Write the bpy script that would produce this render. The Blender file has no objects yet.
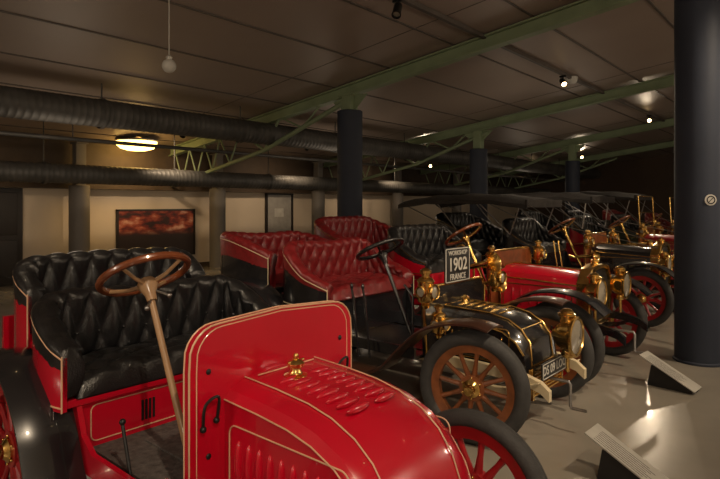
import bpy,bmesh,math,random
from mathutils import Vector as V, Matrix
random.seed(4)
pi=math.pi
SC=bpy.context.scene
SC.view_settings.view_transform='Standard'
SC.view_settings.exposure=.3
COL=SC.collection
# ------------------------------------------------------------ materials
MATS={}
def mat(name,c,rough=.5,metal=0,coat=0,var=.12,scale=6,bump=0,bscale=40,emit=None,es=0,spec=.5,rvar=0.0):
    m=bpy.data.materials.new(name); m.use_nodes=True
    nt=m.node_tree; N=nt.nodes; L=nt.links; b=N['Principled BSDF']
    b.inputs['Roughness'].default_value=rough; b.inputs['Metallic'].default_value=metal
    b.inputs['Coat Weight'].default_value=coat; b.inputs['Coat Roughness'].default_value=.05
    b.inputs['Specular IOR Level'].default_value=spec
    tc=N.new('ShaderNodeTexCoord'); nz=N.new('ShaderNodeTexNoise'); nz.inputs['Scale'].default_value=scale; nz.inputs['Detail'].default_value=4
    L.new(tc.outputs['Object'],nz.inputs['Vector'])
    r=N.new('ShaderNodeValToRGB'); r.color_ramp.elements[0].position=.3; r.color_ramp.elements[1].position=.7
    r.color_ramp.elements[0].color=[x*(1-var) for x in c]+[1]; r.color_ramp.elements[1].color=[min(1,x*(1+var)) for x in c]+[1]
    L.new(nz.outputs['Fac'],r.inputs['Fac']); L.new(r.outputs['Color'],b.inputs['Base Color'])
    if rvar:
        mr=N.new('ShaderNodeMapRange'); mr.inputs['To Min'].default_value=rough-rvar; mr.inputs['To Max'].default_value=rough+rvar
        L.new(nz.outputs['Fac'],mr.inputs['Value']); L.new(mr.outputs['Result'],b.inputs['Roughness'])
    if bump:
        n2=N.new('ShaderNodeTexNoise'); n2.inputs['Scale'].default_value=bscale; L.new(tc.outputs['Object'],n2.inputs['Vector'])
        bp=N.new('ShaderNodeBump'); bp.inputs['Strength'].default_value=bump; bp.inputs['Distance'].default_value=.01
        L.new(n2.outputs['Fac'],bp.inputs['Height']); L.new(bp.outputs['Normal'],b.inputs['Normal'])
    if emit:
        b.inputs['Emission Color'].default_value=(*emit,1); b.inputs['Emission Strength'].default_value=es
    MATS[name]=m; return m
mat('red_paint',(.47,.003,.018),.25,0,.7,.06,3)
mat('red_dark_paint',(.22,.005,.012),.3,0,.5,.1,3)
mat('black_paint',(.010,.010,.012),.25,0,.6,.2,3)
mat('green_paint',(.015,.03,.02),.3,0,.5,.2,3)
mat('cream_paint',(.62,.52,.34),.4,0,.2,.08)
mat('pinstripe',(.62,.38,.24),.4,0,.2,.08)
mat('column_wood',(.34,.2,.1),.35,0,.3,.2)
mat('brass',(.74,.48,.16),.2,1,0,.18,12,rvar=.08)
mat('steel',(.35,.34,.33),.35,1,0,.2,12)
mat('black_leather',(.008,.008,.009),.32,0,.15,.3,20,.25,120)
mat('red_leather',(.15,.008,.010),.36,0,.15,.25,20,.25,120)
mat('rubber',(.035,.034,.034),.7,0,0,.2,20,.2,90)
mat('wood',(.17,.045,.014),.3,0,.4,.35,14)
mat('spoke_wood',(.18,.055,.016),.4,0,.3,.3,14)
mat('spoke_red',(.32,.010,.014),.35,0,.3,.15,14)
mat('floor_mat',(.08,.07,.065),.8,0,0,.4,30,.5,60)
mat('canvas',(.03,.026,.024),.85,0,0,.3,10,.4,70)
mat('mudguard',(.045,.018,.011),.3,0,.5,.2,5)
mat('lens',(.25,.22,.17),.08,0,.6,.2,10)
mat('white_card',(.55,.53,.48),.5)
mat('panel_card',(.36,.345,.31),.5)
mat('black_board',(.012,.012,.013),.45)
mat('core',(.02,.02,.02),.5,.6,0,.5,60,.8,150)
mat('column_blue',(.028,.035,.055),.6,0,0,.12,2,.05,30,spec=.3)
mat('column_grey',(.18,.165,.15),.6,0,0,.1,2)
mat('beam_green',(.21,.27,.16),.6,0,0,.1,3)
mat('duct_metal',(.09,.087,.082),.55,.4,0,.25,3)
mat('batten',(.09,.075,.065),.6)
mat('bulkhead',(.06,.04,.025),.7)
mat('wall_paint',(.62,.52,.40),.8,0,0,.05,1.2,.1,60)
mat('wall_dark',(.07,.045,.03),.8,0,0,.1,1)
mat('door_paint',(.36,.34,.31),.5)
mat('frame_dark',(.02,.015,.012),.4)
mat('lamp_white',(.55,.54,.5),.4)
mat('glow',(1,.8,.5),.5,emit=(1,.66,.3),es=22)
mat('glow_soft',(1,.8,.5),.5,emit=(1,.62,.16),es=6)
mat('screw_dark',(.02,.02,.02),.4,.5)
# ceiling
m=mat('ceiling_paint',(.29,.23,.195),.5,0,0,.08,.5,.08,1.5)
# floor
m=mat('floor_epoxy',(.26,.235,.195),.23,0,.08,.14,1.3,.06,3,rvar=.08)
# poster
m=bpy.data.materials.new('poster'); m.use_nodes=True; nt=m.node_tree; b=nt.nodes['Principled BSDF']
tc=nt.nodes.new('ShaderNodeTexCoord'); mp=nt.nodes.new('ShaderNodeMapping'); mp.inputs['Scale'].default_value=(1,1.3,3)
vz=nt.nodes.new('ShaderNodeTexNoise'); vz.inputs['Scale'].default_value=1.9; vz.inputs['Detail'].default_value=6
r=nt.nodes.new('ShaderNodeValToRGB'); e=r.color_ramp.elements
e[0].position=.38; e[0].color=(.03,.012,.01,1); e[1].position=.68; e[1].color=(.65,.36,.25,1)
x=e.new(.47); x.color=(.16,.02,.012,1); x=e.new(.56); x.color=(.35,.08,.04,1)
sx=nt.nodes.new('ShaderNodeSeparateXYZ'); nt.links.new(tc.outputs['Object'],sx.inputs[0])
mr=nt.nodes.new('ShaderNodeMapRange'); mr.inputs['From Min'].default_value=-.05; mr.inputs['From Max'].default_value=.12; nt.links.new(sx.outputs['Z'],mr.inputs['Value'])
mx=nt.nodes.new('ShaderNodeMix'); mx.data_type='RGBA'; mx.inputs['A'].default_value=(.03,.018,.016,1); nt.links.new(mr.outputs['Result'],mx.inputs['Factor'])
nt.links.new(tc.outputs['Object'],mp.inputs['Vector']); nt.links.new(mp.outputs['Vector'],vz.inputs['Vector'])
nt.links.new(vz.outputs['Fac'],r.inputs['Fac']); nt.links.new(r.outputs['Color'],mx.inputs['B']); nt.links.new(mx.outputs['Result'],b.inputs['Base Color']); MATS['poster']=m
# ------------------------------------------------------------ mesh builder
CUR=None
def group(name,loc=(0,0,0)):
    global CUR
    e=bpy.data.objects.new(name,None); e.location=loc; e.empty_display_size=.2; COL.objects.link(e); CUR=e; return e
def cr(pts,n=8,closed=False):
    pts=[V(p) for p in pts]; out=[]; k=len(pts)
    rng=range(k if closed else k-1)
    for i in rng:
        g=lambda j: pts[j%k] if closed else pts[max(0,min(k-1,j))]
        a,b,c,d=g(i-1),g(i),g(i+1),g(i+2)
        for s in range(n):
            t=s/n
            out.append(.5*((2*b)+(c-a)*t+(2*a-5*b+4*c-d)*t*t+(3*b-a-3*c+d)*t**3))
    if not closed: out.append(pts[-1])
    return out
class B:
    def __init__(s,name,m,parent='cur',ang=35):
        s.n=name; s.m=m; s.bm=bmesh.new(); s.p=CUR if parent=='cur' else parent; s.ang=ang
    def done(s,loc=(0,0,0),recalc=True):
        if recalc: bmesh.ops.recalc_face_normals(s.bm,faces=s.bm.faces)
        me=bpy.data.meshes.new(s.n); s.bm.to_mesh(me); s.bm.free()
        for p in me.polygons: p.use_smooth=True
        me.set_sharp_from_angle(angle=math.radians(s.ang))
        me.materials.append(MATS[s.m]); o=bpy.data.objects.new(s.n,me); COL.objects.link(o)
        if s.p: o.parent=s.p
        o.location=loc
        return o
    def box(s,x0,x1,y0,y1,z0,z1,bev=0,M=None):
        r=bmesh.ops.create_cube(s.bm,size=1); vs=r['verts']
        for v in vs:
            v.co=V(((x0+x1)/2+v.co.x*(x1-x0),(y0+y1)/2+v.co.y*(y1-y0),(z0+z1)/2+v.co.z*(z1-z0)))
            if M: v.co=M@v.co
        if bev: 
            es=list({e for v in vs for e in v.link_edges})
            bmesh.ops.bevel(s.bm,geom=es,offset=bev,segments=3,affect='EDGES',profile=.6)
        return s
    def loft(s,secs,cap=True,closed=True,ring=False):
        rows=[[s.bm.verts.new(p) for p in sec] for sec in secs]
        n=len(rows[0]); R=len(rows)
        for i in range(R if ring else R-1):
            a=rows[i]; b=rows[(i+1)%R]
            for j in range(n if closed else n-1):
                s.bm.faces.new((a[j],a[(j+1)%n],b[(j+1)%n],b[j]))
        if cap and not ring and closed:
            s.bm.faces.new(rows[0]); s.bm.faces.new(rows[-1][::-1])
        return s
    def tube(s,pts,r,seg=8,closed=False):
        pts=[V(p) for p in pts]; n=len(pts); T=[]
        for i in range(n):
            if closed: t=pts[(i+1)%n]-pts[i-1]
            else: t=pts[min(n-1,i+1)]-pts[max(0,i-1)]
            T.append(t.normalized() if t.length>1e-9 else V((0,0,1)))
        u=T[0].orthogonal().normalized(); secs=[]
        for i in range(n):
            if i: 
                u=T[i-1].rotation_difference(T[i])@u
                u=(u-T[i]*u.dot(T[i])).normalized()
            w=T[i].cross(u); rr=r[i] if isinstance(r,(list,tuple)) else r
            secs.append([pts[i]+(u*math.cos(2*pi*k/seg)+w*math.sin(2*pi*k/seg))*rr for k in range(seg)])
        return s.loft(secs,ring=closed)
    def lathe(s,prof,org,axis=(0,0,1),seg=24,closed=False):
        a=V(axis).normalized(); u=a.orthogonal().normalized(); w=a.cross(u); org=V(org)
        secs=[]
        for k in range(seg):
            d=u*math.cos(2*pi*k/seg)+w*math.sin(2*pi*k/seg)
            secs.append([org+a*h+d*max(r,1e-4) for r,h in prof])
        return s.loft(secs,ring=True,closed=closed)
    def prism(s,poly,ax,a,b):
        f={'x':lambda p,t:(t,p[0],p[1]),'y':lambda p,t:(p[0],t,p[1]),'z':lambda p,t:(p[0],p[1],t)}[ax]
        return s.loft([[f(p,a) for p in poly],[f(p,b) for p in poly]])
    def ball(s,c,r,seg=14):
        if not isinstance(r,(tuple,list)): r=(r,r,r)
        q=bmesh.ops.create_uvsphere(s.bm,u_segments=seg,v_segments=max(6,seg//2+2),radius=1)
        for v in q['verts']: v.co=V((c[0]+v.co.x*r[0],c[1]+v.co.y*r[1],c[2]+v.co.z*r[2]))
        return s
def text(name,s,size,loc,rot,m,parent='cur'):
    c=bpy.data.curves.new(name,'FONT'); c.body=s; c.size=size; c.align_x='CENTER'; c.align_y='CENTER'; c.extrude=.001; c.offset=size*.015
    c.materials.append(MATS[m]); o=bpy.data.objects.new(name,c); COL.objects.link(o); o.location=loc; o.rotation_euler=rot
    o.parent=CUR if parent=='cur' else parent
# ------------------------------------------------------------ car parts
def tuft(a,b): return math.sqrt(abs(math.sin(pi*(a+b*.5))*math.sin(pi*(a-b*.5))))
def tub(name,pts,zb,leather,paint,thick=.09,zo=None,stripe='pinstripe',puff=.03,rows=2.0,tw=.13):
    """pts: (x,y,ztop) from near arm front round the back to far arm front"""
    P=cr(pts,14); L=[0]
    for i in range(1,len(P)): L.append(L[-1]+(P[i].xy-P[i-1].xy).length)
    tot=L[-1]; nt=max(4,round(tot/tw)); N=nt*10; Q=[]
    j=0
    for k in range(N+1):
        d=tot*k/N
        while j<len(L)-2 and L[j+1]<d: j+=1
        t=(d-L[j])/max(1e-9,L[j+1]-L[j]); Q.append(P[j].lerp(P[j+1],t))
    cen=V((sum(q.x for q in Q)/len(Q),sum(q.y for q in Q)/len(Q)))+V((.12,0))
    nrm=[]
    for k in range(N+1):
        t=(Q[min(N,k+1)]-Q[max(0,k-1)]).xy.normalized(); n=V((-t.y,t.x))
        nrm.append(n)
    mid=N//2
    if nrm[mid].dot(cen-Q[mid].xy)<0: nrm=[-n for n in nrm]
    lb=B(name+'_leather',leather,ang=80); secs=[]; M=22
    for k in range(N+1):
        n=nrm[k]; q=Q[k]; u=k/N*nt; sec=[]
        for i in range(M+1):
            v=i/M; h=tuft(u,v*rows)
            o=thick*(.75+.25*v)+puff*h
            sec.append((q.x+n.x*o,q.y+n.y*o,zb+(q.z-zb)*v))
        fl=.75+.25*abs(math.sin(pi*u))
        for i in range(1,8):
            th=pi*i/7; o=thick/2+(thick/2+puff*.6)*math.cos(th); 
            sec.append((q.x+n.x*o,q.y+n.y*o,q.z+thick*.5*math.sin(th)*fl))
        sec.append((q.x,q.y,zb))
        secs.append(sec)
    lb.loft(secs,closed=True); lb.done()
    bb=B(name+'_buttons',leather)
    for a in range(0,nt+1):
        for r_ in range(1,int(rows)+1):
            for off in ((0,) if r_%2==0 else (.5,)):
                u=a+off
                if u<0.3 or u>nt-.3: continue
                v=r_/rows
                if v>.97: continue
                k=int(u/nt*N); q=Q[k]; n=nrm[k]; o=thick*(.75+.25*v)+.006
                bb.ball((q.x+n.x*o,q.y+n.y*o,zb+(q.z-zb)*v),.009,8)
    bb.done()
    if paint:
        zo=zb if zo is None else zo
        pb=B(name+'_shell',paint)
        secs=[]
        for k in range(0,N+1,4):
            q=Q[k]; n=nrm[k]; a=.012
            secs.append([(q.x-n.x*a,q.y-n.y*a,zo),(q.x-n.x*a,q.y-n.y*a,q.z-.01),(q.x+n.x*.012,q.y+n.y*.012,q.z-.01),(q.x+n.x*.012,q.y+n.y*.012,zo)])
        pb.loft(secs); pb.done()
        if stripe:
            st=B(name+'_edge_bead',stripe); 
            st.tube([(Q[k].x-nrm[k].x*.014,Q[k].y-nrm[k].y*.014,Q[k].z-.012) for k in range(0,N+1,4)],.006,6)
            st.tube([(Q[k].x-nrm[k].x*.014,Q[k].y-nrm[k].y*.014,zo+.02) for k in range(0,N+1,4)],.004,6)
            for k in (0,N): st.tube([(Q[k].x-nrm[k].x*.014,Q[k].y-nrm[k].y*.014,zo),(Q[k].x-nrm[k].x*.014,Q[k].y-nrm[k].y*.014,Q[k].z)],.004,6)
            st.done()
def cushion(name,x0,x1,y0,y1,z0,z1,leather,tw=.14):
    b=B(name,leather,ang=80); nx=max(2,round((x1-x0)/tw)); ny=max(2,round((y1-y0)/tw)); NX=nx*9; NY=ny*9
    e=lambda u:max(0,1-abs(2*u-1)**8)**.5
    rows=[]
    for i in range(NX+1):
        row=[]
        for j in range(NY+1):
            u=i/NX;v=j/NY; f=e(u)*e(v)
            row.append((x0+(x1-x0)*u,y0+(y1-y0)*v,z0+(z1-z0)*f*(.78+.22*tuft(u*nx,v*ny*1.0))))
        rows.append(row)
    b.loft(rows,closed=False,cap=False); b.box(x0+.01,x1-.01,y0+.01,y1-.01,z0-.01,z0+.02); b.done()
def wheel(name,cx,cy,r,spoke,rim,steer=0,tw=.05,n=12,hub='brass'):
    a=V((-math.sin(steer),math.cos(steer),0)); o=V((cx,cy,r))
    b=B(name+'_tyre','rubber'); R=r-tw
    pr=[(R+tw*1.0*math.cos(t)*(1 if math.cos(t)>0 else .8),tw*.95*math.sin(t)) for t in [2*pi*k/14 for k in range(14)]]
    b.lathe(pr,o,a,56,closed=True)
    for s in (-.35,0,.35):
        b.lathe([(r-.006-abs(s)*.012,s*tw-.004),(r+.001-abs(s)*.012,s*tw),(r-.006-abs(s)*.012,s*tw+.004)],o,a,56)
    b.done()
    b=B(name+'_rim',rim); R2=R-tw*.75
    b.lathe([(R2,-.03),(R2+.012,-.034),(R2+.012,.034),(R2,.03),(R2-.045,.022),(R2-.045,-.022)],o,a,56,closed=True)
    b.done()
    b=B(name+'_spokes',spoke); w=a.cross(V((0,0,1)))
    for k in range(n):
        t=2*pi*k/n+.13; d=V((0,0,1))*math.cos(t)+w*math.sin(t)
        b.tube([o+d*.045,o+d*.09,o+d*(R2*.6),o+d*(R2-.03)],[.02,.02,.014,.017],8)
    b.lathe([(0,-.03),(.085,-.028),(.085,.028),(0,.03)],o,a,24)
    b.done()
    b=B(name+'_hub',hub); 
    b.lathe([(0,-.11),(.028,-.108),(.034,-.095),(.034,-.06),(.045,-.05),(.06,-.04),(.06,.04),(.045,.05),(.034,.06),(.034,.095),(.028,.108),(0,.11)],o,a,24)
    for k in range(6):
        t=2*pi*k/6; d=V((0,0,1))*math.cos(t)+w*math.sin(t)
        for s in (-1,1): b.ball(o+d*.068+a*s*.034,.008,8)
    b.done()
def fender(name,pts,y0,y1,m,th=.012,crown=.02):
    P=cr([(p[0],0,p[1]) for p in pts],8); b=B(name,m,ang=60); secs=[]
    for i,p in enumerate(P):
        t=(P[min(len(P)-1,i+1)]-P[max(0,i-1)]).normalized(); n=V((-t.z,0,t.x))
        if n.z<0 and abs(n.z)>.2: n=-n
        if i and n.dot(pn)<0: n=-n
        pn=n; K=8; top=[];bot=[]
        for k in range(K+1):
            v=k/K; y=y0+(y1-y0)*v; c=-crown*(2*v-1)**2
            top.append(p+n*c+V((0,y,0))); bot.append(p+n*(c-th)+V((0,y,0)))
        secs.append(top+bot[::-1])
    b.loft(secs); b.done()
def spring(b,x,y,z,L=.7,sag=.09,n=4):
    for k in range(n):
        l=L*(1-k*.17)/2; pts=[(x-l+2*l*i/10,y,z+sag*((2*i/10-1)*(l/(L/2)))**2-k*.012) for i in range(11)]
        secs=[[(p[0],p[1]-.022,p[2]),(p[0],p[1]+.022,p[2]),(p[0],p[1]+.022,p[2]-.009),(p[0],p[1]-.022,p[2]-.009)] for p in pts]
        b.loft(secs)
def carriage_lamp(name,x,y,z,s=1):
    b=B(name,'brass')
    b.lathe([(0,-.11*s),(.02*s,-.11*s),(.03*s,-.09*s),(.02*s,-.08*s),(.045*s,-.07*s),(.05*s,-.06*s),(.05*s,.05*s),(.055*s,.055*s),(.04*s,.075*s),(.025*s,.08*s),(.025*s,.1*s),(.036*s,.105*s),(.036*s,.12*s),(.015*s,.135*s),(0,.137*s)],(x,y,z),seg=20)
    b.lathe([(.03*s,.04*s),(.045*s,.045*s),(.05*s,.065*s),(.044*s,.075*s),(.038*s,.07*s)],(x,y,z-.005*s),(1,0,0),20)
    sg=-1 if y<0 else 1
    b.lathe([(.02*s,.04*s),(.035*s,.045*s),(.036*s,.058*s),(.028*s,.06*s)],(x,y,z-.005*s),(0,sg,0),16)
    b.tube([(x-.05*s,y,z-.05*s),(x-.1*s,y-sg*.03,z-.05*s)],.01,8)
    b.done()
    b=B(name+'_lens','lens'); b.lathe([(0,.07*s),(.02*s,.068*s),(.04*s,.06*s)],(x,y,z-.005*s),(1,0,0),16)
    b.lathe([(0,.055*s),(.03*s,.05*s)],(x,y,z-.005*s),(0,sg,0),16); b.done()
def headlamp(name,x,y,z,r,post=None,yaw=0):
    ax=V((math.cos(yaw),math.sin(yaw),0)); b=B(name,'brass')
    b.lathe([(0,-1.05*r),(.25*r,-1.02*r),(.35*r,-.9*r),(.6*r,-.75*r),(.85*r,-.35*r),(.93*r,0),(1.0*r,.1*r),(1.1*r,.2*r),(1.12*r,.32*r),(1.0*r,.36*r),(.92*r,.3*r)],(x,y,z),ax,32)
    b.lathe([(.36*r,.7*r),(.38*r,1.05*r),(.48*r,1.1*r),(.48*r,1.22*r),(.36*r,1.26*r),(.36*r,1.36*r),(.2*r,1.48*r),(0,1.5*r)],V((x,y,z))-ax*.25*r,(0,0,1),20)
    b.lathe([(.3*r,-.8*r),(.36*r,-1.0*r),(.3*r,-1.2*r),(0,-1.22*r)],V((x,y,z))-ax*.2*r,(0,0,1),20)
    if post is not None:
        p=V((x,y,z))-ax*.2*r; b.tube([p-V((0,0,r*1.1)),(p.x,p.y,post)],.014,8)
    b.done()
    b=B(name+'_lens','lens'); b.lathe([(0,.42*r),(.5*r,.38*r),(.93*r,.28*r)],(x,y,z),ax,28); b.done()
def steering(name,c,bot,R,rimm='wood',tilt=(-.5,0,.86),col='brass',cr_=.02):
    n=V(tilt).normalized(); c=V(c); u=V((0,1,0)); w=n.cross(u)
    b=B(name+'_rim',rimm); b.tube([c+(u*math.cos(2*pi*k/40)+w*math.sin(2*pi*k/40))*R for k in range(40)],.017,10,closed=True); b.done()
    b=B(name+'_column',col)
    h=c-n*.05
    for k in range(4):
        d=u*math.cos(pi/2*k+.6)+w*math.sin(pi/2*k+.6)
        b.tube([h+d*.02,h+d*(R*.5)+n*.012,c+d*R],[.012,.009,.009],8)
    b.lathe([(0,.03),(.03,.028),(.045,.01),(.045,-.01),(.025,-.05),(.022,-.08)],h,n,20)
    b.tube([h,bot],cr_,12)
    b.done()
def hood(name,prof,hw,z0,m,bev=.09,topd=.07):
    b=B(name,m,ang=28); secs=[]
    for x,zt,*k in prof:
        f=k[0] if k else 1; w=hw*f
        secs.append([(x,-w,z0),(x,-w,max(z0+.01,zt-topd)),(x,-w+bev*.25,max(z0+.012,zt-topd*.45)),(x,-w+bev,max(z0+.015,zt)),(x,0,max(z0+.02,zt+.012)),(x,w-bev,max(z0+.015,zt)),(x,w-bev*.25,max(z0+.012,zt-topd*.45)),(x,w,max(z0+.01,zt-topd)),(x,w,z0)])
    b.loft(secs); b.done()
def chassis(wb,zr,railm,yr=.33,front=.32,rear=.4,r1=.36,r2=.4,tr=.6):
    b=B('frame_rails',railm)
    for s in (-1,1):
        y=s*yr
        pts=[(-wb-rear,zr),(-.1,zr),(front*.5,zr-.01),(front*.85,zr-.05),(front,zr-.10)]
        b.loft([[(x,y-.022,z-.035),(x,y+.022,z-.035),(x,y+.022,z+.035),(x,y-.022,z+.035)] for x,z in pts])
    for x in (-wb-rear+.05,-wb*.5,-.3,.0): b.box(x-.02,x+.02,-yr,yr,zr-.03,zr+.02)
    b.done()
    b=B('leaf_springs',railm)
    for s in (-1,1):
        spring(b,0,s*(yr+.035),zr-.10 if zr-.1>r1-.05 else zr-.06,.72); spring(b,-wb,s*(yr+.035),zr-.1,.8)
    b.done()
    b=B('axles','steel')
    b.tube([(0,-tr,r1),(0,-yr,r1-.02),(0,-yr+.1,r1-.05),(0,yr-.1,r1-.05),(0,yr,r1-.02),(0,tr,r1)],.02,10)
    b.tube([(-wb,-tr,r2),(-wb,tr,r2)],.03,12); b.ball((-wb,0,r2),(.12,.12,.13))
    b.tube([(-.1,-tr+.06,r1-.03),(-.1,tr-.06,r1-.03)],.01,8)
    b.box(-.6,-.25,-.15,.15,zr-.16,zr+.05,.02)
    b.done()
    b=B('starting_handle','steel'); b.tube([(.1,0,zr-.08),(.42,0,zr-.08),(.43,0,zr-.1),(.43,0,zr-.25),(.44,0,zr-.26),(.54,0,zr-.26)],.012,8); b.done()
def outline(name,pts,m='pinstripe',r=.005):
    b=B(name,m); b.tube(pts,r,6,closed=True); b.done()
def rrect(a0,a1,b0,b1,r,n=5):
    out=[]
    for cx,cy,s in ((a1-r,b1-r,0),(a0+r,b1-r,1),(a0+r,b0+r,2),(a1-r,b0+r,3)):
        for k in range(n+1):
            t=(s+k/n)*pi/2; out.append((cx+r*math.cos(t),cy+r*math.sin(t)))
    return out
# ============================================================ CAR A (red, foreground)
group('veteran_car',(-1.22,1.64,0))
wheel('front_wheel_near',0,-.55,.35,'spoke_red','spoke_red',.0,.045)
wheel('front_wheel_far',0,.55,.35,'spoke_red','spoke_red',.0,.045)
WB=1.88
wheel('rear_wheel_near',-WB,-.66,.40,'spoke_red','spoke_red',0,.05)
wheel('rear_wheel_far',-WB,.66,.40,'spoke_red','spoke_red',0,.05)
chassis(WB,.42,'red_paint',.27,.25,.5,.35,.40,.5)
poly=[(-.46,.42),(-.46,.96)]+[(-.46+.13-.13*math.cos(t),1.0+.13*math.sin(t)) for t in [pi/2*k/6 for k in range(1,7)]]+[(0,1.148)]
poly+= [(-p[0],p[1]) for p in poly[:-1][::-1]]
b=B('dashboard','red_paint',ang=25); b.prism(poly,'x',-.69,-.655); b.done()
q=[(p[0]*.93,.45+(p[1]-.42)*.94) for p in poly]
outline('dashboard_pinstripe',[(-.6555,y,z) for y,z in q],r=.0028)
b=B('dashboard_edge','pinstripe'); b.tube([(-.655,y,z) for y,z in poly],.004,6,closed=True); b.tube([(-.69,y,z) for y,z in poly],.004,6,closed=True); b.done()
HP=[(-.655,.885),(-.45,.875),(-.28,.86),(-.16,.835),(-.05,.79),(.03,.73),(.09,.65),(.125,.56),(.135,.44)]
hood('bonnet',HP,.30,.40,'red_paint',.10,.06)
b=B('bonnet_pinstripes','pinstripe')
for s in (-1,1):
    b.tube([(x,s*.302,z-.062) for x,z in HP[:-1]],.003,6)
    b.tube([(x+.002,s*.20,z+.006) for x,z in HP],.003,6)
    b.tube([(x,s*.3015,z) for x,z in rrect(-.62,.02,.46,.735,.04)],.003,6,closed=True)
b.tube([(x+.003,y,z+.012) for x,y,z in [(-.62,-.16,.883),(-.62,.16,.883)]],.003,6)
b.done()
b=B('bonnet_louvres','red_paint',ang=60)
for i in range(9):
    x=-.56+i*.062
    for s in (-1,1): b.ball((x,s*.30,.60),(.016,.018,.085),12)
for i in range(8):
    x=-.50+i*.052; z=.888-.03*(i/7)**1.5-.006
    for y in (-.08,.08): b.ball((x,y,z),(.014,.065,.016),12)
b.done()
b=B('water_filler','brass')
b.lathe([(.05,-.01),(.05,.0),(.03,.006),(.022,.02),(.022,.03),(.036,.036),(.038,.05),(.026,.062),(.012,.066),(.014,.08),(.008,.088),(0,.089)],(-.52,-.04,.89),seg=24)
b.tube([(-.52,-.085,.945),(-.52,.005,.945)],.006,8); b.done()
b=B('bonnet_clips','screw_dark')
for y in (-.375,.375):
    b.tube(cr([(-.645,y-.03,.74),(-.63,y-.03,.83),(-.63,y+.03,.85),(-.64,y+.03,.76)],6),.006,8); b.ball((-.645,y-.03,.735),.013); b.ball((-.645,y+.03,.755),.013)
    for z in (.5,.62,.95): b.ball((-.653,y,z),(.006,.012,.012),8)
b.done()
b=B('body_floor','floor_mat'); b.box(-1.48,-.69,-.48,.48,.44,.465); b.box(-1.33,-.88,-.28,.3,.465,.475,.003); b.done()
b=B('body_sides','red_paint')
for s in (-1,1):
    b.prism([(-.69,.40),(-.69,.58),(-.82,.50),(-1.28,.50),(-1.38,.56),(-1.44,.70),(-1.95,.70),(-2.5,.62),(-2.5,.40)],'y',s*.54-.012,s*.54+.012)
b.box(-1.48,-1.45,-.53,.53,.45,.70); b.box(-2.02,-1.99,-.53,.53,.42,.9); b.box(-2.51,-2.48,-.53,.53,.40,.95)
b.box(-1.98,-1.42,-.60,.60,.68,.72,.01)
b.done()
outline('side_pinstripe',[(x,-.554,z) for x,z in [(-1.50,.47),(-1.50,.65),(-1.94,.65),(-1.94,.47)]],r=.003)
outline('side_pinstripe',[(x,-.554,z) for x,z in [(-2.0,.47),(-2.0,.66),(-2.45,.59),(-2.45,.47)]],r=.003)
outline('seat_riser_pinstripe',[(-1.448,y,z) for y,z in rrect(-.48,.48,.49,.66,.03)],r=.003)
b=B('riser_vents','screw_dark')
for y in (-.2,.2):
    for i in range(4): b.box(-1.45,-1.444,y+.02*i-.03,y+.02*i-.02,.52,.62)
b.done()
SX=-.27
tub('front_seat',[(x+SX,y,z) for x,y,z in [(-1.12,-.62,.93),(-1.22,-.64,.97),(-1.38,-.64,1.05),(-1.50,-.60,1.10),(-1.57,-.49,1.13),(-1.60,-.2,1.12),(-1.60,0,1.10),(-1.60,.2,1.11),(-1.57,.46,1.12),(-1.50,.56,1.10),(-1.38,.60,1.05),(-1.22,.60,.97),(-1.12,.58,.93)]],.74,'black_leather','red_paint',.08,.68,rows=2)
cushion('front_seat_cushion',-1.53+SX,-1.14+SX,-.56,.54,.72,.85,'black_leather')
tub('rear_seat',[(-2.1,-.52,1.12),(-2.2,-.54,1.18),(-2.29,-.52,1.24),(-2.36,-.42,1.27),(-2.38,0,1.28),(-2.36,.46,1.27),(-2.29,.56,1.24),(-2.2,.58,1.18),(-2.1,.56,1.12)],.90,'black_leather','red_paint',.08,.6,rows=2)
cushion('rear_seat_cushion',-2.31,-2.06,-.45,.45,.86,.98,'black_leather')
b=B('rear_body','red_paint'); b.box(-2.36,-2.03,-.52,.52,.60,.87,.02); b.done()
for s in (-1,1):
    y0,y1=(-.80,-.56) if s<0 else (.56,.80)
    o=-WB+1.70
    fender('rear_mudguard_'+('near' if s<0 else 'far'),[(x+o,z) for x,z in [(-1.0,.30),(-1.12,.42),(-1.22,.62),(-1.34,.76),(-1.5,.86),(-1.70,.89),(-1.93,.84),(-2.12,.68),(-2.2,.5)]],y0,y1,'black_paint')
    fender('front_mudguard_'+('near' if s<0 else 'far'),[(-1.18,.30),(-.72,.31),(-.55,.38),(-.46,.50),(-.40,.60)],s*.62-.09,s*.62+.09,'black_paint') 
steering('steering',(-1.21,-.34,1.28),(-.80,-.34,.46),.195,'wood',(-.5,0,.85),'column_wood',.015)
b=B('steering_quadrant','steel'); b.tube([(-1.17,-.34,1.22),(-1.1,-.28,1.19)],.006,6); b.tube([(-1.15,-.34,1.18),(-1.08,-.40,1.15)],.006,6); b.ball((-1.1,-.28,1.19),.012); b.ball((-1.08,-.40,1.15),.012)
b.tube([(-.85,-.1,.46),(-.83,-.1,.55),(-.8,-.1,.56)],.008,8); b.box(-.83,-.78,-.14,-.06,.555,.57); b.tube([(-.85,-.22,.46),(-.83,-.22,.55),(-.8,-.22,.56)],.008,8); b.box(-.83,-.78,-.26,-.18,.555,.57)
b.done()
b=B('side_lever','screw_dark'); b.tube([(-1.05,-.49,.46),(-1.12,-.49,.66)],.008,8); b.ball((-1.12,-.49,.67),.014); b.done()
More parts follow.
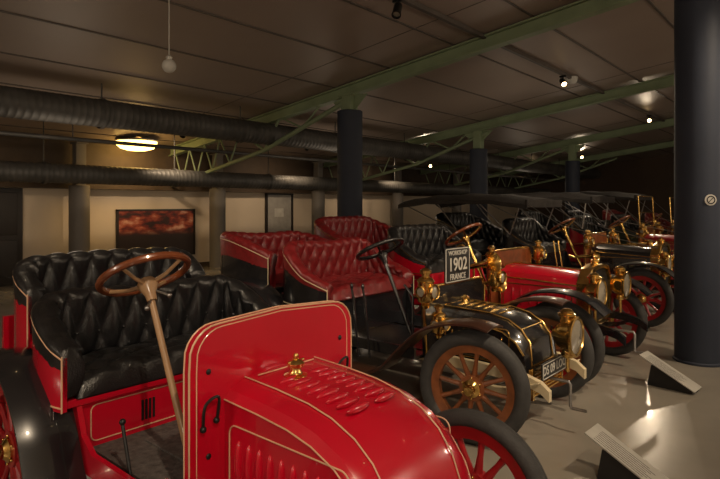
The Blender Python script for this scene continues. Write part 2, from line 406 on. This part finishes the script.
# ============================================================ CAR B (black, 1902)
group('veteran_car',(-1.88,3.93,0))
wheel('front_wheel_near',0,-.60,.38,'spoke_wood','spoke_wood',.2,.058)
wheel('front_wheel_far',0,.60,.38,'spoke_wood','spoke_wood',.2,.058)
wheel('rear_wheel_near',-2.3,-.68,.42,'spoke_wood','spoke_wood',0,.05,14)
wheel('rear_wheel_far',-2.3,.68,.42,'spoke_wood','spoke_wood',0,.05,14)
chassis(2.3,.44,'cream_paint',.33,.42,.5,.38,.42,.55)
poly=[(-.43,.45),(-.46,.85)]+[(-.46+.10-.10*math.cos(t),.88+.10*math.sin(t)) for t in [pi/2*k/5 for k in range(1,6)]]
poly+=[(-p[0],p[1]) for p in poly[::-1]]
b=B('dashboard','black_paint',ang=25); b.prism(poly,'x',-.52,-.49); b.done()
b=B('dashboard_edge','brass'); b.tube([(-.49,y,z) for y,z in poly],.012,8,closed=True); b.done()
HB=[(-.49,.81),(-.3,.805),(-.1,.80),(.05,.77),(.15,.71),(.21,.63),(.23,.46)]
hood('bonnet',HB,.27,.44,'black_paint',.09,.07)
b=B('bonnet_brass_trim','brass')
for s in (-1,1):
    b.tube([(x,s*.272,z-.07) for x,z in HB[:-1]],.007,8); b.tube([(x+.002,s*.18,z+.006) for x,z in HB],.007,8)
    b.tube([(x,s*.272,z) for x,z in rrect(-.46,.10,.48,.72,.03)],.006,8,closed=True)
for x,z in HB[::2]: b.tube([(x,y,z+.008) for y in (-.18,0,.18)],.006,8)
for i in range(9):
    x=-.42+i*.058
    for s in (-1,1): b.ball((x,s*.27,.59),(.009,.012,.075),10)
for i in range(6):
    x=-.40+i*.07; b.ball((x,0,.819-.02*(i/5)**2),(.009,.13,.012),10)
b.lathe([(.04,0),(.03,.01),(.022,.04),(.036,.045),(.036,.06),(.01,.075),(0,.076)],(-.41,0,.81),seg=20)
b.done()
b=B('radiator_tubes','brass')
for i in range(7): b.tube([(.26,-.24,.28+i*.026),(.26,.24,.28+i*.026)],.009,8)
b.box(.245,.275,-.27,-.24,.26,.47); b.box(.245,.275,.24,.27,.26,.47); b.done()
b=B('number_plate','black_board'); b.box(.31,.32,-.22,.20,.39,.51,.003); b.done()
text('number_plate_text','DS 09 LOC',.085,(.322,-.01,.45),(pi/2,0,pi/2),'white_card')
outline('number_plate_border',[(.322,y,z) for y,z in rrect(-.21,.19,.40,.50,.01)],'white_card',.003)
headlamp('headlamp',.40,.10,.66,.13,.40)
carriage_lamp('side_lamp_near',-.42,-.54,.98,1.2); carriage_lamp('side_lamp_far',-.42,.52,.98,1.2)
carriage_lamp('tail_lamp_near',-.36,-.46,.74,1.0)
b=B('bulb_horn','brass'); b.lathe([(.02,-.15),(.025,0),(.04,.08),(.08,.14),(.085,.145)],(-.42,.28,1.1),(1,-.2,.25),20); b.tube(cr([(-.56,.3,1.06),(-.65,.3,1.08),(-.68,.3,1.2),(-.6,.3,1.25),(-.55,.3,1.12)],6),.012,8); b.tube([(-.5,.3,.96),(-.5,.3,1.07)],.01,8); b.done()
b=B('sign_board','black_board'); b.box(-.485,-.475,-.19,.19,.98,1.26,.004); b.done()
b=B('sign_frame','white_card'); b.tube([(-.474,y,z) for y,z in rrect(-.18,.18,.99,1.25,.01)],.004,6,closed=True); b.done()
text('sign_year','1902',.145,(-.473,.0,1.12),(pi/2,0,pi/2),'white_card'); text('sign_top','WORKSHOP',.05,(-.473,.0,1.215),(pi/2,0,pi/2),'white_card'); text('sign_country','FRANCE',.065,(-.473,.0,1.025),(pi/2,0,pi/2),'white_card')
b=B('body_lower','black_paint')
for s in (-1,1):
    b.prism([(-.52,.46),(-.52,.54),(-1.28,.54),(-1.36,.78),(-2.0,.80),(-2.15,.62),(-2.8,.60),(-2.8,.46)],'y',s*.53-.012,s*.53+.012)
b.box(-1.4,-1.37,-.52,.52,.48,.78); b.box(-1.98,-1.36,-.56,.56,.76,.80,.01); b.box(-2.8,-.52,-.52,.52,.45,.475); b.done()
for s in (-1,1): outline('body_pinstripe',[(x,s*.545,z) for x,z in [(-1.42,.50),(-1.44,.73),(-1.95,.75),(-2.05,.56),(-2.75,.54),(-2.75,.49)]],'cream_paint',.006)
tub('front_seat',[(-1.35,-.60,.90),(-1.45,-.63,.94),(-1.62,-.64,1.00),(-1.80,-.62,1.12),(-1.93,-.56,1.20),(-2.0,-.4,1.23),(-2.0,0,1.21),(-2.0,.4,1.23),(-1.93,.56,1.20),(-1.80,.62,1.12),(-1.62,.64,1.00),(-1.45,.63,.94),(-1.35,.60,.90)],.82,'red_leather','black_paint',.09,.72,'cream_paint',rows=3)
cushion('front_seat_cushion',-1.92,-1.33,-.56,.56,.80,.93,'red_leather')
tub('tonneau',[(-2.10,-.60,1.12),(-2.3,-.64,1.19),(-2.6,-.64,1.26),(-2.85,-.58,1.28),(-2.97,-.42,1.28),(-3.0,0,1.25),(-2.97,.42,1.26),(-2.85,.58,1.24),(-2.65,.64,1.20),(-2.3,.64,1.10),(-2.10,.60,1.05)],.80,'red_leather','black_paint',.10,.55,'cream_paint',rows=3)
cushion('tonneau_cushion',-2.9,-2.5,-.5,.5,.80,.92,'red_leather')
b=B('tonneau_base','black_paint'); b.box(-2.9,-2.3,-.55,.55,.52,.80,.03); b.done()
for s,nm in ((-1,'near'),(1,'far')):
    fender('front_mudguard_'+nm,[(-.88,.33),(-.72,.42),(-.56,.58),(-.38,.73),(-.15,.82),(.05,.84),(.18,.82)],s*.62-.11,s*.62+.11,'mudguard')
    fender('rear_mudguard_'+nm,[(-1.55,.33),(-1.72,.48),(-1.85,.70),(-2.05,.86),(-2.3,.92),(-2.55,.86),(-2.75,.68)],s*.68-.11,s*.68+.11,'black_paint')
    b=B('running_board_'+nm,'mudguard'); b.box(-1.57,-.86,s*.64-.12,s*.64+.12,.31,.335,.008); b.done()
steering('steering',(-1.07,-.26,1.23),(-.72,-.26,.50),.20,'black_leather',(-.45,0,.88),'black_paint',.016)
b=B('brake_levers','black_paint')
for x,y in ((-.9,-.60),(-.98,-.64)):
    b.tube([(x,y,.42),(x-.05,y,.85),(x-.07,y,.95)],.009,8); b.ball((x-.07,y,.96),(.014,.014,.025)); b.tube([(x-.02,y,.55),(x-.06,y+.02,.88)],.004,6)
b.tube([(-.62,-.42,.5),(-.62,-.42,.9),(-.7,-.42,.98)],.01,8)
b.done()
# ============================================================ generic tourer
def tourer(loc,paint,bon,leather,spoke,wb=2.5,tr=.68,r=.38,hz=1.0,hl=.8,top=None,line='brass',pz=0,rail='black_paint',seat_paint=None,screen=False,fl=None):
    e=group('veteran_car',loc); sp=seat_paint or paint
    st=random.uniform(-.1,.15)
    for s,nm in ((-1,'near'),(1,'far')):
        wheel('front_wheel_'+nm,0,s*tr,r,spoke,spoke,st,.055,12); wheel('rear_wheel_'+nm,-wb,s*tr,r+.02,spoke,spoke,0,.055,12)
        y0,y1=s*tr-.12,s*tr+.12
        fender('front_mudguard_'+nm,[(-.78,.38),(-.62,.50),(-.45,.70),(-.25,.82),(0,.86),(.25,.82),(.42,.70)],y0,y1,'black_paint')
        fender('rear_mudguard_'+nm,[(-wb+.72,.38),(-wb+.55,.55),(-wb+.35,.78),(-wb+.1,.88),(-wb-.2,.86),(-wb-.45,.7),(-wb-.55,.5)],y0,y1,'black_paint')
        b=B('running_board_'+nm,'black_paint'); b.box(-wb+.70,-.76,y0,y1,.36,.385,.008); b.done()
    chassis(wb,.50,rail,.36,.45,.5,r,r+.02,tr-.06)
    x0=-hl+.02
    prof=[(x0,hz),(x0*.5,hz-.01),(.02,hz-.03)]
    hood('bonnet',prof,.30,.52,bon,.11,.10)
    b=B('bonnet_trim',line)
    b.tube([(x,0,z+.015) for x,z in prof],.008,8)
    for s in (-1,1):
        b.tube([(x,s*.302,z-.10) for x,z in prof],.007,8)
        b.tube([(x,s*.302,z) for x,z in rrect(x0+.04,-.04,.56,hz-.16,.03)],.005,6,closed=True)
    for x in (x0+.01,.01): b.tube([(x,-.303,.54),(x,-.303,hz-.10),(x,-.2,hz+.004),(x,0,hz+.014),(x,.2,hz+.004),(x,.303,hz-.10),(x,.303,.54)],.008,8)
    b.done()
    b=B('bonnet_louvres',bon,ang=60)
    for i in range(7):
        for s in (-1,1): b.ball((x0+.14+i*(hl-.26)/6,s*.30,.5*(.56+hz-.16)),(.012,.014,.09),10)
    b.done()
    rp=[(-.32,.46),(-.33,hz-.10),(-.24,hz+.03),(-.08,hz+.06),(.08,hz+.06),(.24,hz+.03),(.33,hz-.10),(.32,.46)]
    b=B('radiator_shell','brass'); ri=[(y*.84,.5+(z-.46)*.86) for y,z in rp]
    b.loft([[(.02,y,z) for y,z in rp],[(.12,y,z) for y,z in rp],[(.13,y*.97,z-.005) for y,z in rp],[(.13,y,z) for y,z in ri],[(.10,y,z) for y,z in ri]],cap=False)
    b.lathe([(.04,0),(.035,.02),(.045,.03),(.045,.05),(.015,.06),(.02,.08),(0,.085)],(.07,0,hz+.05),seg=18); b.done()
    b=B('radiator_core','core'); b.prism(ri,'x',.03,.105)
    for i in range(11): b.box(.105,.109,-.27,.27,.55+i*(hz-.58)/11,.557+i*(hz-.58)/11)
    b.done()
    xd=-hl; dt=hz+.16
    poly=[(-.46,.5),(-.50,dt-.1),(-.42,dt),(.42,dt),(.50,dt-.1),(.46,.5)]
    b=B('dashboard','wood'); b.prism(poly,'x',xd-.03,xd); b.done()
    b=B('dashboard_edge','brass'); b.tube([(xd,y,z) for y,z in poly],.011,8,closed=True); b.done()
    xs=xd-.75
    b=B('body_lower',paint)
    for s in (-1,1):
        b.prism([(xd-.02,.52),(xd-.02,.70),(xd-.2,.62),(xs+.18,.62),(xs+.1,.84),(xs-.6,.86),(xs-.9,.84),(-wb-.6,.80),(-wb-.6,.52)],'y',s*.54-.012,s*.54+.012)
    b.box(xs+.05,xs+.08,-.53,.53,.52,.84); b.box(-wb-.6,xd,-.53,.53,.50,.53); b.box(-wb-.55,xs+.05,-.54,.54,.80,.86,.01); b.done()
    for s in (-1,1): outline('body_pinstripe',[(x,s*.555,z) for x,z in [(xs+.08,.58),(xs+.04,.78),(xs-.6,.80),(-wb-.5,.75),(-wb-.5,.58)]],line,.005)
    a=xs+.06; z=pz
    tub('front_seat',[(a,-.60,.98),(a-.15,-.63,1.04),(a-.35,-.63,1.16),(a-.52,-.57,1.30+z),(a-.6,-.4,1.34+z),(a-.62,0,1.34+z),(a-.6,.4,1.34+z),(a-.52,.57,1.30+z),(a-.35,.63,1.16),(a-.15,.63,1.04),(a,.60,.98)],.88,fl or leather,sp,.09,.84,line,rows=3)
    cushion('front_seat_cushion',a-.54,a,-.55,.55,.86,1.0,fl or leather)
    c=-wb-.62
    tub('tonneau',[(c+.72,-.62,1.12),(c+.55,-.65,1.18),(c+.3,-.65,1.30+z),(c+.08,-.58,1.38+z),(c,-.4,1.42+z),(c-.02,0,1.42+z),(c,.4,1.42+z),(c+.08,.58,1.38+z),(c+.3,.65,1.30+z),(c+.55,.65,1.18),(c+.72,.62,1.12)],.88,leather,sp,.10,.70,line,rows=3)
    cushion('tonneau_cushion',c+.05,c+.5,-.52,.52,.86,1.0,leather)
    steering('steering',(xd-.42,-.28,1.28),(xd-.05,-.28,.55),.21,'wood',(-.55,0,.83),'brass')
    headlamp('headlamp_near',.22,-.38,.80,.125,.5); headlamp('headlamp_far',.22,.38,.80,.125,.5)
    carriage_lamp('side_lamp_near',xd+.06,-.56,dt-.08,1.1); carriage_lamp('side_lamp_far',xd+.06,.56,dt-.08,1.1)
    b=B('brake_levers','brass')
    for k in (0,.07): b.tube([(xd-.25-k,-.62,.5),(xd-.32-k,-.62,.95),(xd-.34-k,-.62,1.08)],.011,8)
    b.done()
    b=B('bulb_horn','brass'); b.lathe([(.015,-.15),(.022,0),(.04,.1),(.08,.16),(.085,.165)],(xd+.05,-.62,dt-.3),(1,-.15,.1),20); b.tube([(xd+.05,-.62,dt-.3),(xd-.1,-.6,dt-.33),(xd-.2,-.58,dt-.3)],.014,8); b.done()
    if top:
        xf,xr,zt=top
        b=B('folding_hood','canvas',ang=60); secs=[]
        for i in range(21):
            x=xf+(xr-xf)*i/20; sag=.02*abs(math.sin(pi*i/5)); dz=.10*math.sin(pi*i/20)**.6
            secs.append([(x,y,zt+dz-sag*1-.10*abs(y/.68)**3) for y in [-.68+.17*k for k in range(9)]]+[(x,y,zt+dz-sag-.035-.13*abs(y/.68)**3) for y in [.68-.17*k for k in range(9)]])
        b.loft(secs)
        b.box(xf-.02,xf+.02,-.69,.69,zt-.14,zt-.02,.01)
        b.done()
        b=B('hood_irons','steel')
        for s in (-1,1):
            y=s*.66
            for xx in (xf-.1,xf+(xr-xf)*.33,xf+(xr-xf)*.66,xr+.1): b.tube([(c+.55+ (0 if xx<(xf+xr)/2 else .9),y,1.15),(xx,y,zt-.08)],.011,8)
            b.tube([(xf,y,zt-.08),(xf+.5,y*.9,1.3),(.1,s*.33,hz)],.006,6)
        b.done()
    if screen:
        b=B('windscreen_frame','brass'); b.tube([(xd,-.5,dt-.02),(xd-.03,-.5,dt+.55),(xd-.03,.5,dt+.55),(xd,.5,dt-.02)],.012,8); b.tube([(xd,-.5,dt+.25),(xd,.5,dt+.25)],.009,8); b.done()
    return e
tourer((-1.9,5.6,0),'red_paint','red_paint','red_leather','spoke_red',wb=2.65,hz=.97,line='brass',pz=-.02,fl='black_leather')
tourer((-2.0,8.65,0),'black_paint','black_paint','black_leather','spoke_red',wb=2.7,hz=1.02,top=(-1.6,-4.0,1.70))
tourer((-2.0,11.5,0),'red_dark_paint','red_dark_paint','black_leather','spoke_red',wb=2.6,hz=1.05,top=(-1.6,-4.0,1.78),screen=True)
tourer((-2.1,14.4,0),'green_paint','green_paint','black_leather','spoke_wood',wb=2.6,hz=1.05,top=(-1.5,-3.9,1.85),screen=True)
tourer((-2.1,17.4,0),'black_paint','red_dark_paint','red_leather','spoke_red',wb=2.6,hz=1.05,screen=True)
# ============================================================ ROOM
CUR=None
X0,X1,Y0,Y1=-12.6,5.5,-5,27
cz=lambda x:3.72+.124*(x+6.5)
b=B('floor','floor_epoxy'); b.box(X0-.1,X1+.1,Y0-.1,Y1+.1,-.1,0); b.done()
b=B('ceiling','ceiling_paint'); b.prism([(X0-.1,cz(X0-.1)),(X1+.1,cz(X1+.1)),(X1+.1,cz(X1)+.2),(X0-.1,cz(X0)+.2)],'y',Y0-.1,Y1+.1); b.done()
b=B('wall_left','wall_paint'); b.box(X0-.1,X0,Y0,Y1,0,cz(X0)); b.done()
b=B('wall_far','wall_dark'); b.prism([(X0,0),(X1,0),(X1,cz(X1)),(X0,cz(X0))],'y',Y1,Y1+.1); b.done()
b=B('wall_back','wall_paint'); b.prism([(X0,0),(X1,0),(X1,cz(X1)),(X0,cz(X0))],'y',Y0-.1,Y0); b.done()
b=B('wall_right','wall_paint'); b.box(X1,X1+.1,Y0,Y1,0,cz(X1)); b.done()
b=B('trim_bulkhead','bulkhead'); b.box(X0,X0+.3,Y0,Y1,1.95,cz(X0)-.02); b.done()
b=B('baseboard_left','bulkhead'); b.box(X0,X0+.02,Y0,Y1,0,.12); b.done()
b=B('trim_ceiling_battens','batten')
x=X0+.9
while x<X1:
    z=cz(x); b.box(x-.015,x+.015,Y0,Y1,z-.014,z+.01); x+=1.22
y=Y0+.6
while y<Y1:
    b.prism([(X0,cz(X0)-.005),(X1,cz(X1)-.005),(X1,cz(X1)+.01),(X0,cz(X0)+.01)],'y',y-.005,y+.005); y+=5.3
b.done()
def ibeam(name,y):
    group(name,(0,y,0))
    b=B('girder','beam_green')
    def sl(za,zb,w):
        b.prism([(X0+.05,cz(X0)-zb),(X1-.05,cz(X1-.05)-zb),(X1-.05,cz(X1-.05)-za),(X0+.05,cz(X0)-za)],'y',-w,w)
    sl(.02,.045,.075); sl(.045,.20,.012); sl(.20,.225,.075)
    b.done()
    b=B('truss_members','beam_green')
    def mem(p,q,r=.028): b.tube([(p[0],0,p[1]),(q[0],0,q[1])],r,6)
    zc=lambda x:cz(x)-.2
    mem((-6.62,cz(-6.5)-.32),(-8.8,2.70),.045); mem((-8.8,2.70),(-12.25,2.06),.04)
    mem((-8.8,2.70),(-8.35,zc(-8.35))); mem((-8.8,2.70),(-9.6,zc(-9.6))); mem((-7.7,3.05),(-8.3,zc(-8.3)),.02); mem((-7.7,3.05),(-7.2,zc(-7.2)),.02)
    xs=[-9.6,-10.3,-10.9,-11.5,-12.1]
    for i,xx in enumerate(xs[:-1]):
        xm=(xx+xs[i+1])/2; zm=2.70+(xm+8.8)/(3.45)*.64
        mem((xx,zc(xx)),(xm,zm),.018); mem((xm,zm),(xs[i+1],zc(xs[i+1])),.018)
    b.done()
for y in (7.25,12.5,17.8,22.8): ibeam('roof_truss',y)
def column(x,y,zb,r=.22,m='column_blue',sign=False,zt=None):
    group('column',(x,y,0)); zt=zt or cz(x)-.2
    b=B('shaft',m); b.lathe([(0,0),(r+.015,0),(r+.015,.02),(r,.03),(r,zb),(r-.01,zb+.01),(0,zb+.01)],(0,0,0),seg=40); b.done()
    b=B('capital','beam_green' if m=='column_blue' else m); b.box(-.10,.10,-.10,.10,zb,zt,.005); b.box(-.17,.17,-.12,.12,zt-.03,zt,.004)
    if m=='column_blue': b.prism([(.1,zt-.03),(.1,zt-.3),(.4,zt-.03)],'y',-.01,.01); b.prism([(-.1,zt-.03),(-.1,zt-.3),(-.4,zt-.1)],'y',-.01,.01)
    b.done()
    if sign:
        d=V((-x,-y,0)).normalized(); d=(d+V((.35,.3,0))).normalized()
        b=B('round_notice','white_card'); b.lathe([(0,r+.006),(.055,r+.005),(.055,r-.02)],(0,0,1.65),d,24); b.done()
        b=B('round_notice_symbol','screw_dark'); b.lathe([(.03,r+.009),(.042,r+.009)],(0,0,1.65),d,24); u=V((-d.y,d.x,0)); b.tube([d*(r+.008)+V((0,0,1.63))-u*.02,d*(r+.008)+V((0,0,1.67))+u*.02],.004,6); b.done()
column(-1.13,6.62,3.95,sign=True); column(-6.5,7.25,3.22); column(-6.9,12.5,2.98); column(-6.5,17.8,2.98)
column(-1.13,12.2,3.9); column(-1.13,17.6,3.9)
for y in (5.0,8.4,12.0,16,20): column(-12.05,y,2.0,.20,'column_grey',zt=2.9)
# ducts
def duct(name,x,z,r,ya,yb,step=.10):
    b=B(name,'duct_metal',parent=None,ang=60); prof=[]; y=ya
    while y<yb: prof+= [(r,y),(r,y+step*.8),(r+.005,y+step*.9)]; y+=step
    b.lathe(prof,(x,0,z),(0,1,0),28)
    y=ya+1
    while y<yb:
        b.lathe([(r+.02,y-.03),(r+.028,y),(r+.02,y+.03)],(x,0,z),(0,1,0),28)
        b.tube([(x,y,z+r),(x,y,cz(x)+.02)],.012,6); y+=2.6
    b.done()
duct('ventilation_duct',-8.6,3.0,.21,-4.9,26.5); duct('ventilation_duct',-10.9,2.18,.18,-4.9,26.5)
b=B('service_pipe','duct_metal',parent=None); b.tube([(-9.9,-4.9,2.72),(-9.9,26.8,2.72)],.035,10); 
for y in (0,4,8,12,16,20): b.tube([(-9.9,y,2.72),(-9.9,y,cz(-9.9)-.001)],.01,6)
b.done()
b=B('drain_pipe','beam_green',parent=None); b.tube([(-1.05,7.02,0),(-1.05,7.02,cz(-1.05)-.001)],.03,12); b.done()
# posters, doors
group('wall_poster',(X0+.03,7.05,.92)); b=B('print','poster'); b.box(-.005,.01,-.98,.98,-.55,.55); b.done()
b=B('frame','frame_dark'); 
for a in ((-1.02,-.97,-.58,.58),(.97,1.02,-.58,.58),(-1.02,1.02,.54,.58),(-1.02,1.02,-.58,-.54)): b.box(-.02,.03,*a)
b.done()
b=B('door_1','frame_dark',parent=None); b.box(X0,X0+.06,3.0,4.1,0,1.94,.01); b.box(X0+.06,X0+.075,3.1,4.0,.15,.9,.01);b.box(X0+.06,X0+.075,3.1,4.0,1.0,1.85,.01); b.done()
group('door_2',(X0+.03,10.9,0)); b=B('leaf','door_paint'); b.box(-.02,.03,-.45,.45,0,1.9,.005); b.done()
b=B('door_frame','frame_dark')
for a in ((-.52,-.46,0,1.93),(.46,.52,0,1.93),(-.52,.52,1.9,1.94)): b.box(-.02,.05,*a)
b.done()
b=B('notice','white_card'); b.box(.032,.036,-.2,.15,1.25,1.5); b.done()
# track + spots
for tx in (-3.9,1): b=B('lighting_track','batten',parent=None); b.box(tx-.03,tx+.03,-4,26,cz(tx)-.065,cz(tx)-.005); b.done()
def spot(loc,aim,e=0,lit=True,size=60,col=(1,.79,.55),body='screw_dark'):
    loc=(loc[0],loc[1],loc[2]-.01)
    group('track_spotlight',loc); d=(V(aim)-V(loc)).normalized()
    b=B('can',body); b.lathe([(0,-.09),(.045,-.085),(.05,-.06),(.05,.08),(.055,.085),(.055,.10),(.045,.10),(.045,.06)],V((0,0,-.12)),d,20)
    b.tube([(0,0,0),(0,0,-.10)],.012,8); b.box(-.06,.06,-.02,.02,-.03,0,.004); b.done()
    b=B('lamp_glass','glow' if lit else 'lens'); b.lathe([(0,.078),(.044,.07)],V((0,0,-.12)),d,16); b.done()
    if e:
        l=bpy.data.lights.new('beam','SPOT'); l.energy=e; l.color=col; l.spot_size=math.radians(size); l.spot_blend=.9; l.shadow_soft_size=.06
        o=bpy.data.objects.new('beam',l); COL.objects.link(o); o.parent=CUR; o.location=d*.12+V((0,0,-.12)); o.rotation_euler=d.to_track_quat('-Z','Y').to_euler()
zt=lambda x:cz(x)-.06
spot((-3.9,5.17,zt(-3.9)),(-3.0,3.2,1),0,False)
spot((-3.9,16.2,zt(-3.9)),(-1.0,6,0),100,True,70)
spot((1,.2,zt(1)),(-2.0,1.6,.7),300,True,62)
spot((1,3.2,zt(1)),(-2.6,3.9,.7),360,True,60)
spot((1,6.2,zt(1)),(-2.3,5.8,.7),340,True,60)
spot((1,9.4,zt(1)),(-2.3,8.8,.7),380,True,60)
spot((1,12.6,zt(1)),(-2.3,11.6,.7),380,True,60)
spot((-3.9,10.2,zt(-3.9)),(-.6,6.0,0),80,True,60)
spot((-3.9,1.2,zt(-3.9)),(-4.2,2.6,.8),110,True,70)
# wall washers
for y in (2.0,6.3,9.8,14): spot((-10.2,y,zt(-10.2)),(-12.6,y+.4,1.0),75,True,105,(1,.74,.48))
spot((-7.5,21.5,zt(-7.5)),(-1,4,1),60,True,70)
spot((-9.5,14.0,zt(-9.5)),(-1,3,1.2),60,True,70)
spot((-9.8,22.4,zt(-9.8)),(-1,4,1),0,True); spot((-3.9,22.5,zt(-3.9)),(-1,4,1),0,True); spot((-11.0,16.5,zt(-11)),(-1,3,1),0,True)
# one unlit pendant globe, plus added lit globes for ambient fill
def pendant(loc,e=0,lit=False,r=.075):
    group('pendant_or_fill_globe',loc); b=B('globe','glow_soft' if lit else 'lamp_white'); b.ball((0,0,0),r,24); b.done()
    b=B('cord','lamp_white'); b.tube([(0,0,r*.9),(0,0,cz(loc[0])-loc[2])],.006,8); b.lathe([(.03,0),(.035,.03),(.012,.05)],(0,0,r*.85),seg=16); b.done()
    if e:
        l=bpy.data.lights.new('bulb_or_fill','POINT'); l.energy=e; l.color=(1,.84,.65); l.shadow_soft_size=.3; o=bpy.data.objects.new('bulb_or_fill',l); COL.objects.link(o); o.parent=CUR; o.location=(0,0,-.42)
pendant((-5.47,3.2,3.09))
pendant((1.6,-1.6,2.9),125,True,.1); pendant((-3.0,-2.6,2.7),90,True,.1); pendant((3.2,5,2.9),100,True,.1); pendant((3.2,11,2.9),90,True,.1); pendant((3.2,18,2.9),90,True,.1)  # added globes out of view, there only to raise the ambient light
# soft fill points added through the hall, not modelled on any lamp
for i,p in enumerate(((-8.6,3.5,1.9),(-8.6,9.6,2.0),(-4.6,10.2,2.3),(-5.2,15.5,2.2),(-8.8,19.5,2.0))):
    l=bpy.data.lights.new('hall_fill','POINT'); l.energy=(17,15,11,11,11)[i]; l.color=(1,.81,.6); l.shadow_soft_size=.5; o=bpy.data.objects.new('hall_fill',l); COL.objects.link(o); o.location=p
group('ceiling_light',(-11.75,6.1,cz(-11.75)-.02)); b=B('diffuser','glow_soft'); b.lathe([(0,-.26),(.2,-.25),(.34,-.21),(.42,-.14),(.42,-.06)],(0,0,0),seg=32); b.done()
b=B('fitting_rim','lamp_white'); b.lathe([(.43,-.06),(.43,-.03),(.1,-.02),(.1,.02)],(0,0,0),seg=32); b.done()
l=bpy.data.lights.new('bulb_or_fill','POINT'); l.energy=14; l.color=(1,.6,.2); l.shadow_soft_size=.2; o=bpy.data.objects.new('bulb_or_fill',l); COL.objects.link(o); o.parent=CUR; o.location=(.2,0,-.48)
# domes
for p in ((570,18,6.6),(572,92,10.6)):
    t=(p[0]-360)/560; D=p[2]; x=D*(-.654+.757*t); y=D*(.757+.654*t)
    z=cz(x)-.02
    group('security_camera',(x,y,z)); b=B('dome','lamp_white'); b.lathe([(0,-.13),(.06,-.12),(.09,-.08),(.10,-.03),(.10,0)],(0,0,0),seg=24); b.done()
# info stands
def stand(x,y,rz):
    group('information_stand',(x,y,0)); CUR.rotation_euler=(0,0,rz)
    b=B('base','black_board'); b.prism([(-.16,0),(.20,0),(.20,.03),(-.10,.18),(-.13,.18)],'y',-.07,.07); b.done()
    M=Matrix.Translation((0,0,.14))@Matrix.Rotation(math.radians(27.5),4,'Y')
    b=B('panel','panel_card'); b.box(-.25,.25,-.10,.10,0,.008,M=M); b.done()
    b=B('panel_text','screw_dark')
    for i in range(7): b.box(-.20,.1+.02*(i%3),-.08+.021*i,-.077+.021*i,.0082,.009,M=M)
    b.done()
stand(-1.16,5.5,-.1); stand(-.93,3.44,-.05)
# ------------------------------------------------------------ world, camera
w=bpy.data.worlds.new('w'); SC.world=w; w.use_nodes=True; w.node_tree.nodes['Background'].inputs[0].default_value=(.02,.018,.015,1)
cam=bpy.data.cameras.new('camera'); co=bpy.data.objects.new('camera',cam); COL.objects.link(co); SC.camera=co
cam.sensor_width=36; cam.lens=28; cam.shift_y=-34.5/720; cam.clip_start=.05
co.location=(0,0,1.6); co.rotation_euler=(pi/2,0,math.asin(.654))
